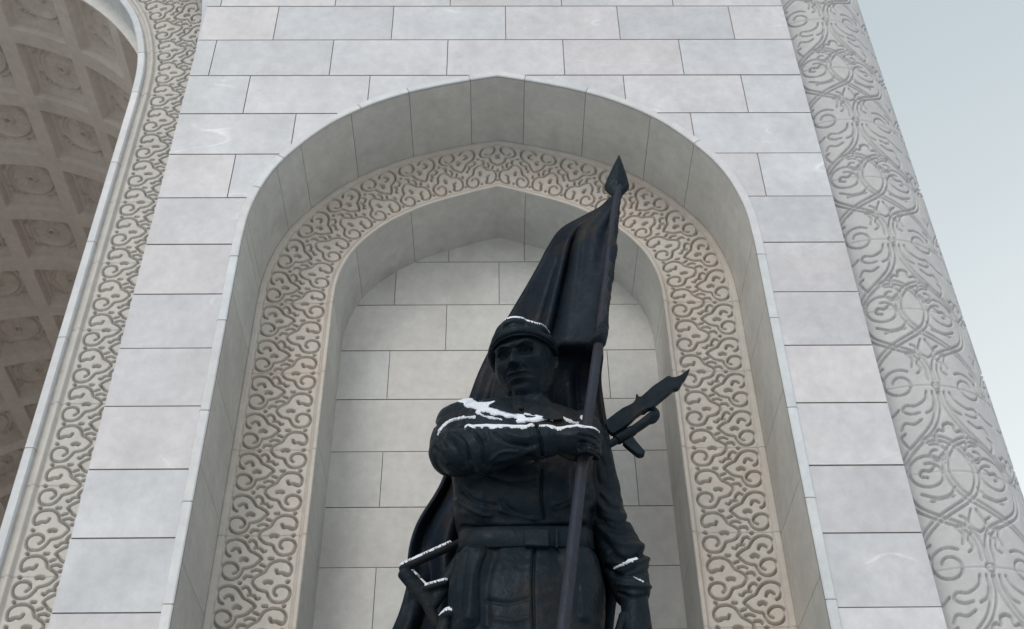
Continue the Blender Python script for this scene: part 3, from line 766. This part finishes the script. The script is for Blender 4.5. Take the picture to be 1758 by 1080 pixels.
# head: a shaped ellipsoid in head space (x right, y back, z up, chin -0.5, crown +0.5)
HS = .72; HC = P(903, 634, -.06)
HY, HP, HR = R(21), R(12), R(-1)
Hm = np.array(Matrix.Rotation(-HY, 3, 'Z') @ Matrix.Rotation(HP, 3, 'X') @ Matrix.Rotation(HR, 3, 'Y'))
def to_world(p): return HC+HS*(np.asarray(p)@Hm.T)
def head_mesh():
    nu, nv = 200, 150
    th = np.linspace(0, 2*math.pi, nu, endpoint=False); ph = np.linspace(-math.pi/2+.02, math.pi/2-.02, nv)
    A, B = np.meshgrid(th, ph); x = np.sin(A)*np.cos(B); y = -np.cos(A)*np.cos(B); z = np.sin(B)
    sgn = lambda a, e: np.sign(a)*np.abs(a)**e
    x = sgn(x, .92)*.335; y = sgn(y, .92)*.42; z = z*.5
    low = sm(-.02, -.5, z)
    x *= 1-.34*low
    y = np.where(y > 0, y*(1-.62*sm(-.05, -.42, z)), y*(1-.06*low))
    y = np.where(y < 0, y, y); z = z-.03*low*(y < -.1)*1.0
    # temples and cheeks
    x *= 1-.04*np.exp(-((z-.1)/.12)**2)*(y < -.1)
    f = (y < 0)*1.0
    def G_(cx, cz, sx, sz, amp):
        return amp*f*(np.exp(-((np.abs(x)-cx)/sx)**2-((z-cz)/sz)**2) if cx > 0 else np.exp(-(x/sx)**2-((z-cz)/sz)**2))
    d = np.zeros_like(x)
    d += G_(0, .12, .20, .05, .026)+G_(.12, .125, .09, .032, .046)             # brow
    d -= G_(.135, .035, .075, .048, .092)+G_(0.0, .06, .05, .05, .010)          # sockets
    d += G_(.13, .030, .045, .026, .050)                                         # lids over the eyes
    d -= G_(.13, .060, .055, .012, .028)+G_(.13, .000, .050, .011, .022)
    d -= G_(.125, .030, .016, .014, .016)
    nose = np.clip((.07-z)/.22, 0, 1)*sm(-.19, -.145, z)
    d += f*nose*.155*np.exp(-(x/(.034+.030*nose))**2)
    d += G_(.048, -.135, .024, .024, .030)                                       # nostril wings
    d += G_(.20, -.06, .08, .07, .022)                                           # cheekbones
    d -= G_(.20, -.22, .07, .08, .016)
    d += G_(0, -.215, .10, .020, .034)+G_(0, -.275, .085, .022, .040)
    d -= G_(0, -.243, .12, .012, .042)+G_(0, -.320, .08, .022, .030)+G_(.11, -.245, .018, .02, .010)
    d -= G_(0, -.185, .014, .02, .008)
    d += G_(0, -.40, .10, .06, .050)                                             # chin
    d += .035*np.exp(-((np.abs(x)-.25)/.06)**2-((z+.34)/.08)**2)*(y < .12)     # jaw corners (sideways below)
    y = y-d
    x = x+np.sign(x)*.018*np.exp(-((z+.33)/.10)**2-((y+.02)/.16)**2)
    V = to_world(np.stack([x, y, z], -1).reshape(-1, 3)); F = [tuple(q) for q in grid_faces(nv, nu, True)]
    k = len(V); F.append(tuple(range(nu))[::-1]); F.append(tuple(range(k-nu, k))); return V, F
V, F = head_mesh(); body.add(V, F)
for sx in (-1, 1):      # ears: a rim, a lobe and a hollow between
    rim = [(sx*.325, .01, .075), (sx*.352, .05, .085), (sx*.36, .075, .03), (sx*.352, .06, -.03), (sx*.335, .02, -.075), (sx*.322, -.005, -.085)]
    pts = catmull(rim, 5); th = np.linspace(0, 2*math.pi, 10, endpoint=False); V = []
    for p in pts: V += [to_world(p+.022*np.array([math.cos(a)*.8, math.sin(a), math.sin(a)*.3])) for a in th]
    body.add(V, [tuple(q) for q in grid_faces(len(pts), 10, True)]+[tuple(range(10))[::-1], tuple(range(len(V)-10, len(V)))])
    V = []
    for k, rr in ((-.03, .03), (.0, .055), (.022, .03)):
        V += [to_world((sx*(.318+k*.6), .025+rr*math.cos(a)*.8, -.005+rr*1.4*math.sin(a))) for a in np.linspace(0, 2*math.pi, 12, endpoint=False)]
    body.add(V, [tuple(q) for q in grid_faces(3, 12, True)]+[tuple(range(12))[::-1], tuple(range(24, 36))])

fig = remeshed(body, .0075, 2, .5)
folds = []
def fo(pts, hw, h): folds.append((pts, hw, h*(.85 if hw > 3 else 1.0)))
fo([(930, 806), (929, 850), (934, 890)], 2.4, -.030); fo([(924, 806), (922, 850), (926, 890)], 5, .010)     # front placket
fo([(815, 806), (800, 850), (805, 885)], 9, -.020); fo([(840, 812), (826, 850), (832, 884)], 8, .018); fo([(862, 860), (880, 880), (905, 888)], 5, -.022)
fo([(860, 876), (885, 884), (918, 892)], 4, .022); fo([(955, 880), (985, 872), (1008, 860)], 6, -.02); fo([(950, 868), (980, 860), (1005, 846)], 6, .018)
fo([(790, 880), (830, 893), (880, 900), (940, 900), (1000, 890)], 6, .010); fo([(795, 905), (850, 908), (900, 905), (1005, 903)], 4, -.03)
fo([(948, 812), (950, 850), (960, 885)], 8, .014); fo([(985, 812), (986, 850)], 5, -.022)
fo([(845, 818), (880, 826), (922, 822)], 5, -.018)
# sleeve folds
fo([(757, 745), (775, 760), (790, 785), (800, 812)], 6, -.020); fo([(768, 742), (792, 752), (812, 775), (822, 808)], 6, .020)
fo([(745, 770), (765, 790), (790, 806)], 5, -.02); fo([(835, 745), (842, 775), (838, 800)], 6, -.016); fo([(855, 790), (890, 782), (918, 770)], 5, .018)
fo([(850, 802), (885, 796), (915, 786)], 4, -.018); fo([(870, 745), (900, 752), (925, 748)], 5, .014); fo([(880, 760), (905, 766), (922, 762)], 4, -.014)
fo([(805, 735), (822, 745), (830, 752)], 4, .018)
fo([(921, 731), (926, 748), (930, 770), (931, 788)], 2.4, -.030); fo([(912, 733), (917, 755), (921, 786)], 5, .018)     # cuff
fo([(815, 700), (795, 712), (775, 735)], 6, -.024); fo([(830, 694), (812, 704), (798, 720)], 5, .020); fo([(760, 700), (754, 720), (752, 742)], 6, .018)
for pl, w_, h_ in [([(770, 800), (800, 818), (840, 812)], 3, -.02), ([(782, 744), (800, 762), (806, 790)], 3, -.022), ([(815, 742), (828, 768), (830, 798)], 3, -.020),
                   ([(748, 730), (756, 752), (764, 768)], 3, -.02), ([(848, 742), (870, 760), (905, 765)], 2.5, -.014), ([(842, 790), (862, 776), (890, 775)], 3, .016),
                   ([(790, 840), (815, 860), (850, 868)], 4, -.020), ([(785, 860), (812, 878), (842, 885)], 4, .020), ([(1000, 830), (985, 855), (955, 870)], 3, -.018),
                   ([(1022, 770), (1040, 800), (1048, 830)], 3, -.018), ([(1030, 850), (1048, 868), (1062, 872)], 3, -.020), ([(1035, 890), (1060, 896), (1080, 892)], 3, -.020),
                   ([(1048, 948), (1075, 958), (1098, 952)], 3, -.022), ([(1040, 975), (1062, 985), (1090, 975)], 3, -.020)]: fo(pl, w_, h_)
# knuckles and finger gaps of the raised hand
for y0_ in (747, 758, 769): fo([(994, y0_), (1010, y0_+1), (1024, y0_+6)], 1.7, -.022)
fo([(992, 737), (996, 757), (993, 777)], 4, .010); fo([(950, 745), (975, 748), (995, 746)], 4, .006)
# hanging sleeve
fo([(1012, 790), (1030, 830), (1060, 850)], 7, -.020); fo([(1010, 830), (1030, 870), (1070, 885)], 6, .020); fo([(1020, 880), (1045, 905), (1085, 915)], 6, -.026)
fo([(1030, 905), (1060, 932), (1100, 938)], 6, .028); fo([(1038, 930), (1065, 955), (1108, 950)], 5, -.026); fo([(1045, 965), (1075, 968), (1110, 960)], 5, .024)
fo([(1052, 985), (1080, 988), (1112, 980)], 4, -.022); fo([(1060, 1003), (1090, 1006), (1116, 1008)], 4, .020); fo([(1062, 1018), (1088, 1024), (1110, 1020)], 2.5, -.022)
fo([(1000, 760), (1006, 800), (1004, 850)], 6, -.02)
# skirt of the tunic and the seams
fo([(918, 942), (915, 1000), (917, 1080)], 2.2, -.026); fo([(911, 942), (908, 1000), (910, 1080)], 4, .008)
fo([(830, 945), (812, 990), (806, 1060)], 9, .024); fo([(850, 945), (836, 1000), (835, 1070)], 8, -.022); fo([(800, 950), (790, 1000), (785, 1060)], 7, -.018)
fo([(955, 950), (968, 1000), (972, 1060)], 9, -.020); fo([(975, 950), (995, 1000), (1003, 1060)], 9, .020)
fo([(835, 1030), (870, 1036), (905, 1028)], 3.5, -.014); fo([(850, 1062), (880, 1066), (905, 1060)], 5, .012)
# neck sinews, larynx
fo([(930, 672), (922, 690), (912, 702)], 5, .014); fo([(893, 678), (893, 694)], 4, .016); fo([(878, 676), (880, 700)], 4, -.010)
def fh(pts, hw, h):
    q = []
    for x_, z_ in pts:
        yy = -.40+.9*abs(x_)**2
        a_, b_ = to_px(to_world((x_, yy, z_))[None]); q.append((float(a_[0]), float(b_[0])))
    folds.append((q, hw, h*1.45))
for sx in (-1, 1):
    fh([(sx*.065, .030), (sx*.10, .062), (sx*.15, .064), (sx*.195, .035)], 1.3, -.014)      # upper lid crease
    fh([(sx*.075, .020), (sx*.13, .002), (sx*.185, .022)], 1.2, -.010)                      # lower lid
    fh([(sx*.115, .034), (sx*.14, .034)], 2.0, -.012)                                      # iris
    fh([(sx*.05, .118), (sx*.13, .150), (sx*.215, .118)], 2.2, .012)                       # brow
    fh([(sx*.045, -.150), (sx*.070, -.128), (sx*.066, -.105)], 1.2, -.010)
    fh([(sx*.085, -.150), (sx*.125, -.205), (sx*.135, -.255)], 2.2, -.006)
fh([(-.115, -.246), (-.05, -.238), (0, -.243), (.05, -.238), (.115, -.246)], 1.2, -.012)
sculpt(fig, folds, nz_amp=.010, nz_scale=4.2)
statue = empty('soldier_statue', label='dark bronze statue of a soldier in a cap gripping a flag pole', category='statue')
link('figure', fig, M_bronze, statue)

from mathutils.bvhtree import BVHTree
dg_ = bpy.context.evaluated_depsgraph_get()
fig_o = bpy.data.objects['figure']; dg_.update()
bvh = BVHTree.FromPolygons([tuple(v.co) for v in fig.vertices], [tuple(p.vertices) for p in fig.polygons])
def surf(px, py, lift=0.0):
    d = Vector(cf+(px-IW/2)/FOC*cr-(py-IH/2)/FOC*cu).normalized()
    h = bvh.ray_cast(Vector(CAM), d)[0]
    if h is None: return P(px, py, -.2)
    return np.array(h)-np.array(d)*lift
# collar: two turned-down points
def plate(pts, thick, mat, name, parent, bev=.006, back=True):
    """flat plate: pts (px, py, Y) front outline, pushed back by thick"""
    fr = [P(*p) for p in pts]; n = len(fr); V = fr+[p+np.array([0, thick, 0]) for p in fr]
    mb = MB(); mb.add(V, [tuple(range(n)), tuple(range(2*n-1, n-1, -1))]+[(i, n+i, n+(i+1) % n, (i+1) % n) for i in range(n)])
    me = mb.mesh(name); o = link(name, me, mat, parent)
    if bev: bevelled(o, bev)
    return o
for poly in ([(838, 697), (848, 690), (858, 685), (866, 690), (876, 698), (889, 709), (878, 709), (864, 705), (850, 701)],
             [(930, 717), (940, 710), (950, 702), (958, 705), (965, 712), (967, 719), (950, 721)]):
    mb = MB(); cxy = np.mean(poly, axis=0)
    pl = catmull([poly[-1]]+poly, 3)
    top = [surf(x, y, .050) for x, y in pl]; bot = [surf(x, y, -.03) for x, y in pl]; n = len(pl)
    tc_, bc_ = surf(*cxy, .055), surf(*cxy, -.03)
    V = top+bot+[tc_, bc_]
    F = [(2*n, i, (i+1) % n) for i in range(n)]+[(2*n+1, n+(i+1) % n, n+i) for i in range(n)]+[(i, n+i, n+(i+1) % n, (i+1) % n) for i in range(n)]
    mb.add(V, F); me = remeshed(mb, .008, 3, .6); link('collar', me, M_bronze, statue)
mb = MB(); V, F = ring_tube([(895, 701, surf(895, 701)[1]+.03, 4, None), (895, 701.5, surf(895, 701)[1]-.02, 4, None)], n=2, seg=14); mb.add(V, F); link('collar_button', mb.mesh('b', True), M_bronze, statue)

# belt with a plate buckle
def belt_ring(y_px, rx, ry, hw, name):
    c = P(903, y_px+15, 0); s = pxm(c); zf = P(903, y_px, -.33)[2]; sl = (c[2]-zf)/.33; th = np.linspace(0, 2*math.pi, 96, endpoint=False); V = []
    rr = [(-hw, -.02), (-hw, .045), (-hw+.012, .056), (hw-.012, .050), (hw, .035), (hw, -.02)]
    for dz, dr in rr:
        V += [(c[0]+(rx/s+dr)*math.copysign(abs(math.cos(a))**.72, math.cos(a)), c[1]+(ry+dr)*math.copysign(abs(math.sin(a))**.72, math.sin(a)), c[2]+dz+sl*max(-.33, (ry+dr)*math.sin(a)*1.0)) for a in th]
    F = grid_faces(len(rr), 96, True); return mesh_np(name, V, F)
belt = link('belt', belt_ring(921, 104, .285, .088, 'belt'), M_bronze, statue)
plate([(901, 906, -.372), (943, 908, -.372), (943, 938, -.372), (901, 936, -.372)], .07, M_bronze, 'buckle', belt, .01)
plate([(954, 907, -.355), (958, 907, -.355), (958, 940, -.355), (954, 940, -.355)], .05, M_bronze, 'belt_loop', belt, .004)

# cap: leaning crown over a stitched band
def cap():
    mb = MB(); nu, nv = 120, 40
    th = np.linspace(0, 2*math.pi, nu, endpoint=False)
    # band
    V = []; prof = [(.0, .0), (.012, -.010), (.034, -.006), (.040, .03), (.040, .09), (.030, .115), (.0, .12)]
    def base(a): return np.array([.345*math.sin(a), -.425*math.cos(a)])
    for dr, dz in prof:
        for a in th:
            b = base(a); l = np.linalg.norm(b); b = b*(1+dr/l); z = .175+dz+.045*math.cos(a)+.0*math.sin(a)
            V.append(to_world((b[0], b[1], z)))
    mb.add(V, [tuple(q) for q in grid_faces(len(prof), nu, True)]+[tuple(range(nu))[::-1], tuple(range(len(V)-nu, len(V)))])
    # crown
    V = []; rows_ = []
    for k in range(nv+1):
        b = -math.pi/2+math.pi*k/nv
        for a in th:
            cb, sb = math.cos(b), math.sin(b); e = 1.0
            x = .39*math.sin(a)*cb**.62 if cb > 0 else 0; y = .02-.435*math.cos(a)*max(cb, 0)**.62; z = .350+.145*sb+.05*math.cos(a)
            x -= .040
            flop = sm(-.05, -.42, x); z -= .17*flop
            z += .012*math.sin(5*a+1)*max(cb, 0)
            V.append(to_world((x, y, z)))
    mb.add(V, [tuple(q) for q in grid_faces(nv+1, nu, True)]+[tuple(range(nu))[::-1], tuple(range(len(V)-nu, len(V)))])
    me = remeshed(mb, .010, 2, .5)
    sculpt(me, [([(843, 596), (855, 584), (873, 575), (895, 571), (918, 574), (938, 583), (951, 594)], 1.5, -.026), ([(868, 560), (880, 553), (900, 556)], 5, -.02), ([(905, 545), (925, 556), (940, 572)], 5, -.016)], nz_amp=.010, nz_scale=5)
    return link('cap', me, M_bronze, statue)
capo = cap()

# flag pole, flared towards the foot; spear head
pole_pts = [(1064, 312, .04, 6.5), (1054, 370, -.02, 7), (1043, 470, -.16, 7.5), (1030, 570, -.32, 8.2), (1015, 680, -.47, 9.2), (1004, 757, -.58, 9.8), (990, 880, -.66, 10.6), (974, 1020, -.72, 11.6), (960, 1140, -.76, 12.4)]
mb = MB(); V, F = ring_tube([(a, b, c, d, None) for a, b, c, d in pole_pts], n=6, seg=24); mb.add(V, F)
p0, p1 = P(974, 1020, -.72), P(960, 1140, -.76); dirn = (p1-p0)/np.linalg.norm(p1-p0); kk = (PT_Z-p1[2])/dirn[2]; pend = p1+dirn*kk
th = np.linspace(0, 2*math.pi, 24, endpoint=False)
V = [(*(q+np.array([math.cos(a)*r, math.sin(a)*r, 0])),) for q, r in ((p1, .06), (pend, .066)) for a in th]
mb.add(V, [tuple(q) for q in grid_faces(2, 24, True)]+[tuple(range(24))[::-1], tuple(range(24, 48))])
pole = link('flag_pole', mb.mesh('flag_pole', True), M_pole, statue)
def spear():
    Y = .04; out = [(1063, 264), (1069, 280), (1076, 300), (1081, 319), (1080, 325), (1069, 336), (1066, 345), (1066, 352), (1053, 352), (1053, 345), (1049, 337), (1038, 327), (1037, 319), (1046, 298), (1055, 279)]
    cen = P(1060, 312, Y); V = []; n = len(out)
    for sc_, dy in ((1, .0), (.74, -.035), (.70, -.028), (.20, -.052)):
        for x, y in out: V.append(P(1060+(x-1060)*sc_, 312+(y-312)*sc_, Y)+np.array([0, dy, 0]))
    k = len(V); V2 = [np.array([v[0], 2*Y+.0-v[1], v[2]]) for v in V]
    mb = MB()
    F = [tuple(q) for q in grid_faces(4, n, True)]+[tuple(range(3*n, 4*n))]
    mb.add(V, F); mb.add(V2, [f[::-1] for f in F])
    me = remeshed(mb, .006, 1, .4); return link('spear_head', me, M_bronze, pole)
spear()

# flag: hangs from the pole, falls behind the shoulders to both sides
flag_rows = [   # photo y, left edge, right edge, Y left, Y right (left edge of the cloth ... pole side)
    (340, 1048, 1062, .05, .00), (356, 1030, 1061, .08, -.01), (372, 1002, 1060, .12, -.03), (395, 962, 1057, .20, -.06), (425, 940, 1055, .27, -.10),
    (455, 924, 1053, .32, -.14), (490, 904, 1048, .38, -.19), (530, 880, 1043, .44, -.25), (570, 856, 1041, .50, -.31), (592, 845, 1036, .52, -.30),
    (612, 834, 1034, .54, .05), (650, 817, 1030, .56, .22), (700, 800, 1036, .56, .28), (760, 782, 1046, .56, .30), (820, 762, 1052, .56, .32), (850, 747, 1054, .56, .33),
    (900, 716, 1056, .56, .35), (950, 701, 1060, .56, .36), (1000, 700, 1062, .56, .36), (1050, 688, 1055, .54, .36), (1100, 668, 1050, .52, .36), (1180, 640, 1045, .50, .36), (1400, 610, 1040, .48, .36)]
def flag():
    fr = catmull(flag_rows, 10); nu = 150; u = np.linspace(0, 1, nu); V = []
    for i, (y, xl, xr, Yl, Yr) in enumerate(fr):
        k = (y-340)/700.
        Y = Yl+(Yr-Yl)*u**1.4
        wdt = (xr-xl)/pxm(P((xl+xr)/2, y, .3))
        lo = sm(.30, .75, k)
        fold = min(.07, .10*wdt)*(np.sin(2*math.pi*(u*1.15+.18+.25*k))*.7+.35*np.sin(2*math.pi*(u*2.3-.3*k+.2)))
        fold += .055*lo*np.sin(2*math.pi*(u*6.3-.5*k+.3*math.sin(3*k)))+.02*lo*np.sin(2*math.pi*(u*11+.9*k))
        uc = .30+.22*sm(0, .35, k)
        crease = .13*np.exp(-((u-uc)/.055)**2)*sm(.04, .16, k)+.05*np.exp(-((u-uc+.14)/.04)**2)*sm(.10, .2, k)-.05*np.exp(-((u-uc-.10)/.07)**2)*sm(.04, .16, k)
        crease *= sm(.55, .35, k)
        Yf = Y+fold+crease
        Yf = np.where(u > .9, Y+(Yf-Y)*(1-u)/.1, Yf)
        yy = y+6*np.sin(u*9+1.0)*sm(0, .2, k)*0
        for j in range(nu): V.append(P(xl+(xr-xl)*u[j], yy if np.isscalar(yy) else yy[j], Yf[j]))
    V = np.array(V); me = mesh_np('flag', V, grid_faces(len(fr), nu))
    o = link('flag', me, M_flag, statue); s = o.modifiers.new('thickness', 'SOLIDIFY'); s.thickness = .035; s.offset = 0; return o
flago = flag()
# hem of the flag wound on the pole, with its ragged lower corner
mb = MB(); V, F = ring_tube([(1060, 345, .02, 6, None), (1054, 385, -.03, 8.5, None), (1045, 470, -.15, 10, None), (1036, 530, -.24, 10, None), (1033, 565, -.30, 11, None), (1027, 585, -.34, 12, .10), (1014, 592, -.33, 7, .06)], n=8, seg=20); mb.add(V, F)
hem = remeshed(mb, .011, 3, .5)
sculpt(hem, [([(1050, 380), (1040, 470), (1034, 540)], 2, -.012), ([(1020, 560), (1004, 580), (985, 600)], 3, -.02)], nz_amp=.016, nz_scale=7)
link('flag_hem', hem, M_flag, flago)

# rifle slung behind the back: folding stock low on the left, barrel and bayonet high on the right
rifle = empty('rifle', ); rifle.parent = statue
RY = .02
def prism(name, pts, Y, thick, parent, mat=M_bronze, bev=.008):
    return plate([(a, b, Y) for a, b in pts], thick, mat, name, parent, bev)
def cp(x, y): return (1000+x/5.4, 600+y/5.4)
bay = prism('bayonet', [cp(*p) for p in [(210, 672), (225, 648), (300, 590), (370, 540), (450, 502), (478, 480), (495, 448), (498, 408), (512, 410), (522, 432), (545, 432), (660, 330), (788, 244), (808, 240), (832, 254), (868, 250), (905, 236), (950, 205), (998, 168), (985, 205), (955, 262), (938, 276), (905, 340), (884, 356), (850, 362), (640, 535), (600, 545), (560, 568), (500, 612), (440, 672), (365, 728), (292, 772), (266, 770), (238, 735)]], RY-.05, .055, rifle)
bar = MB(); V, F = ring_tube([(1030, 772, RY, 6.5, None), (1057, 757, RY, 7, None), (1060, 755, RY, 9.5, None), (1085, 740, RY, 9.5, None), (1088, 738, RY, 8.2, None), (1104, 727, RY, 8.5, None), (1121, 714, RY, 8.8, None)], n=3, seg=20); bar.add(V, F)
V, F = ring_tube([(940, 820, RY+.16, 9, None), (1000, 790, RY+.08, 8.5, None), (1036, 768, RY, 6.5, None)], n=3, seg=16); bar.add(V, F)
link('barrel', bar.mesh('barrel', True), M_bronze, rifle)
# muzzle ring that locks the bayonet on: an open loop
loop = [cp(*p) for p in [(560, 585), (600, 556), (650, 550), (688, 580), (690, 625), (660, 662), (625, 672)]]
lm = MB(); V, F = ring_tube([(a, b, RY, 4.6, None) for a, b in loop], n=5, seg=12); lm.add(V, F)
link('bayonet_ring', lm.mesh('bayonet_ring', True), M_bronze, bay)
prism('front_sight', [cp(*p) for p in [(372, 852), (400, 838), (470, 800), (495, 838), (584, 940), (570, 968), (530, 975), (505, 965), (430, 905)]], RY-.03, .06, rifle)
stk = MB()
def bar_px(a, b, ra, rb, Ya, Yb):
    V, F = ring_tube([(a[0], a[1], Ya, ra, .035), ((a[0]+b[0])/2, (a[1]+b[1])/2, (Ya+Yb)/2, (ra+rb)/2, .035), (b[0], b[1], Yb, rb, .035)], n=3, seg=14); stk.add(V, F)
SY = .02
bar_px((691, 976), (815, 920), 6.5, 7, SY, SY+.05); bar_px((694, 984), (744, 1040), 13, 16, SY, SY+.03); bar_px((746, 1030), (812, 930), 14, 14, SY+.03, SY+.06); bar_px((730, 1012), (765, 1002), 6, 6, SY, SY)
bar_px((800, 925), (870, 880), 13, 15, SY+.05, SY+.2); bar_px((735, 1040), (752, 1075), 10, 11, SY+.03, SY+.05)
stock = link('stock', remeshed(stk, .009, 2, .5), M_bronze, rifle)
# holster at the right hip
mb = MB(); V, F = ring_tube([(772, 1058, -.12, 12, .07), (762, 1085, -.12, 15, .08), (752, 1130, -.12, 14, .08)], n=5, seg=18); mb.add(V, F)
V, F = ring_tube([(757, 1060, -.16, 5, None), (770, 1054, -.20, 7, None), (784, 1057, -.2, 6, None)], n=4, seg=12); mb.add(V, F)
hol = remeshed(mb, .010, 2, .5); link('holster', hol, M_bronze, statue)

# ------------------------------------------------------------------ snow lying on the upward faces
def snow_on(me, keep, off, lift=.012):
    v, n = get_vn(me); x, y = to_px(v)
    m = keep(v, n, x, y)
    f = np.empty(len(me.polygons)*4, np.int32); 
    if len(me.loops) != len(me.polygons)*4: return None
    me.loops.foreach_get('vertex_index', f); f = f.reshape(-1, 4)
    fm = m[f].all(1); f = f[fm]
    if not len(f): return None
    used = np.unique(f); mp = -np.ones(len(v), int); mp[used] = np.arange(len(used)); f = mp[f]
    # border vertices stay on the surface, inner ones are lifted
    cnt = np.zeros(len(used)); np.add.at(cnt, f.ravel(), 1)
    vv = v[used]+n[used]*np.where(cnt >= 4, lift, .001)[:, None]
    return vv, f
def nfield(v, s, o=0): return np.array([noise.noise(Vector(c*s)+Vector((o, 0, 0))) for c in v])
SV, SF = [], []
def put(r):
    if r is None: return
    o = sum(len(a) for a in SV); SV.append(r[0]); SF.append(r[1]+o)
drifts = [([(762, 696), (776, 684), (789, 681), (803, 684), (811, 688)], 2.0), ([(790, 687), (811, 693), (836, 697), (849, 693)], 4.6),
          ([(800, 692), (820, 700), (845, 706), (870, 711), (890, 716), (900, 722)], 6.0), ([(818, 708), (836, 716), (860, 720)], 2.4),
          ([(889, 723), (912, 721), (934, 719), (950, 713)], 4.0), ([(960, 714), (978, 724), (992, 727)], 2.4), ([(862, 695), (880, 708), (899, 720)], 1.6),
          ([(900, 711), (929, 716), (950, 722)], 1.4), ([(752, 746), (760, 733), (775, 722), (794, 718), (815, 716)], 2.6),
          ([(1054, 976), (1072, 967), (1094, 959)], 2.2), ([(1068, 970), (1086, 963)], 3.0), ([(1087, 990), (1105, 999)], 1.6)]
def keep_fig(v, n, x, y):
    d = v-CAM; d /= np.linalg.norm(d, axis=1)[:, None]
    seen = (n*d).sum(1) < .42
    wob = 1+.22*np.sin(x*.23+y*.17)
    out = np.zeros(len(v), bool)
    for pl, w_ in drifts:
        p = catmull(pl, 4) if len(pl) > 2 else np.asarray(pl, float)
        out |= seg_dist2(x, y, p) < w_*wob
    out &= seen & (v[:, 1] < .25)
    ridge = (y > 714) & (y < 748) & (x > 797) & (x < 1030) & (n[:, 2] > .50+.10*np.sin(x*.11)+.06*np.sin(x*.37)) & (v[:, 1] < -.18)
    return out | ridge
put(snow_on(fig, keep_fig, 0))
def keep_cap(v, n, x, y): return (n[:, 2] > .72) & (x > 866) & (x < 945) & (v[:, 2] > to_world((0, 0, .40))[2])
put(snow_on(capo.data, keep_cap, 0, .014))
def keep_stock(v, n, x, y): return (n[:, 2] > .55) & (x < 776)
put(snow_on(stock.data, keep_stock, 0, .016))
def keep_h(v, n, x, y): return n[:, 2] > .45
put(snow_on(hol, keep_h, 0, .014))
link('snow', mesh_np('snow', np.vstack(SV), np.vstack(SF)), M_snow, kind='stuff', label='thin fresh snow lying on the cap, shoulders, arm and rifle of the statue', category='snow')

# pedestal under the statue, below the frame
mb = MB(); mb.box(-1.3, 1.6, -1.2, .85, GZ+.45, PT_Z-.25); mb.box(-1.45, 1.75, -1.35, .95, PT_Z-.25, PT_Z); mb.box(-1.6, 1.9, -1.5, 1.05, GZ, GZ+.45)
bevelled(link('pedestal', mb.mesh('pedestal'), M_wall, None, label='pale stone block pedestal carrying the bronze soldier', category='pedestal'), .02)
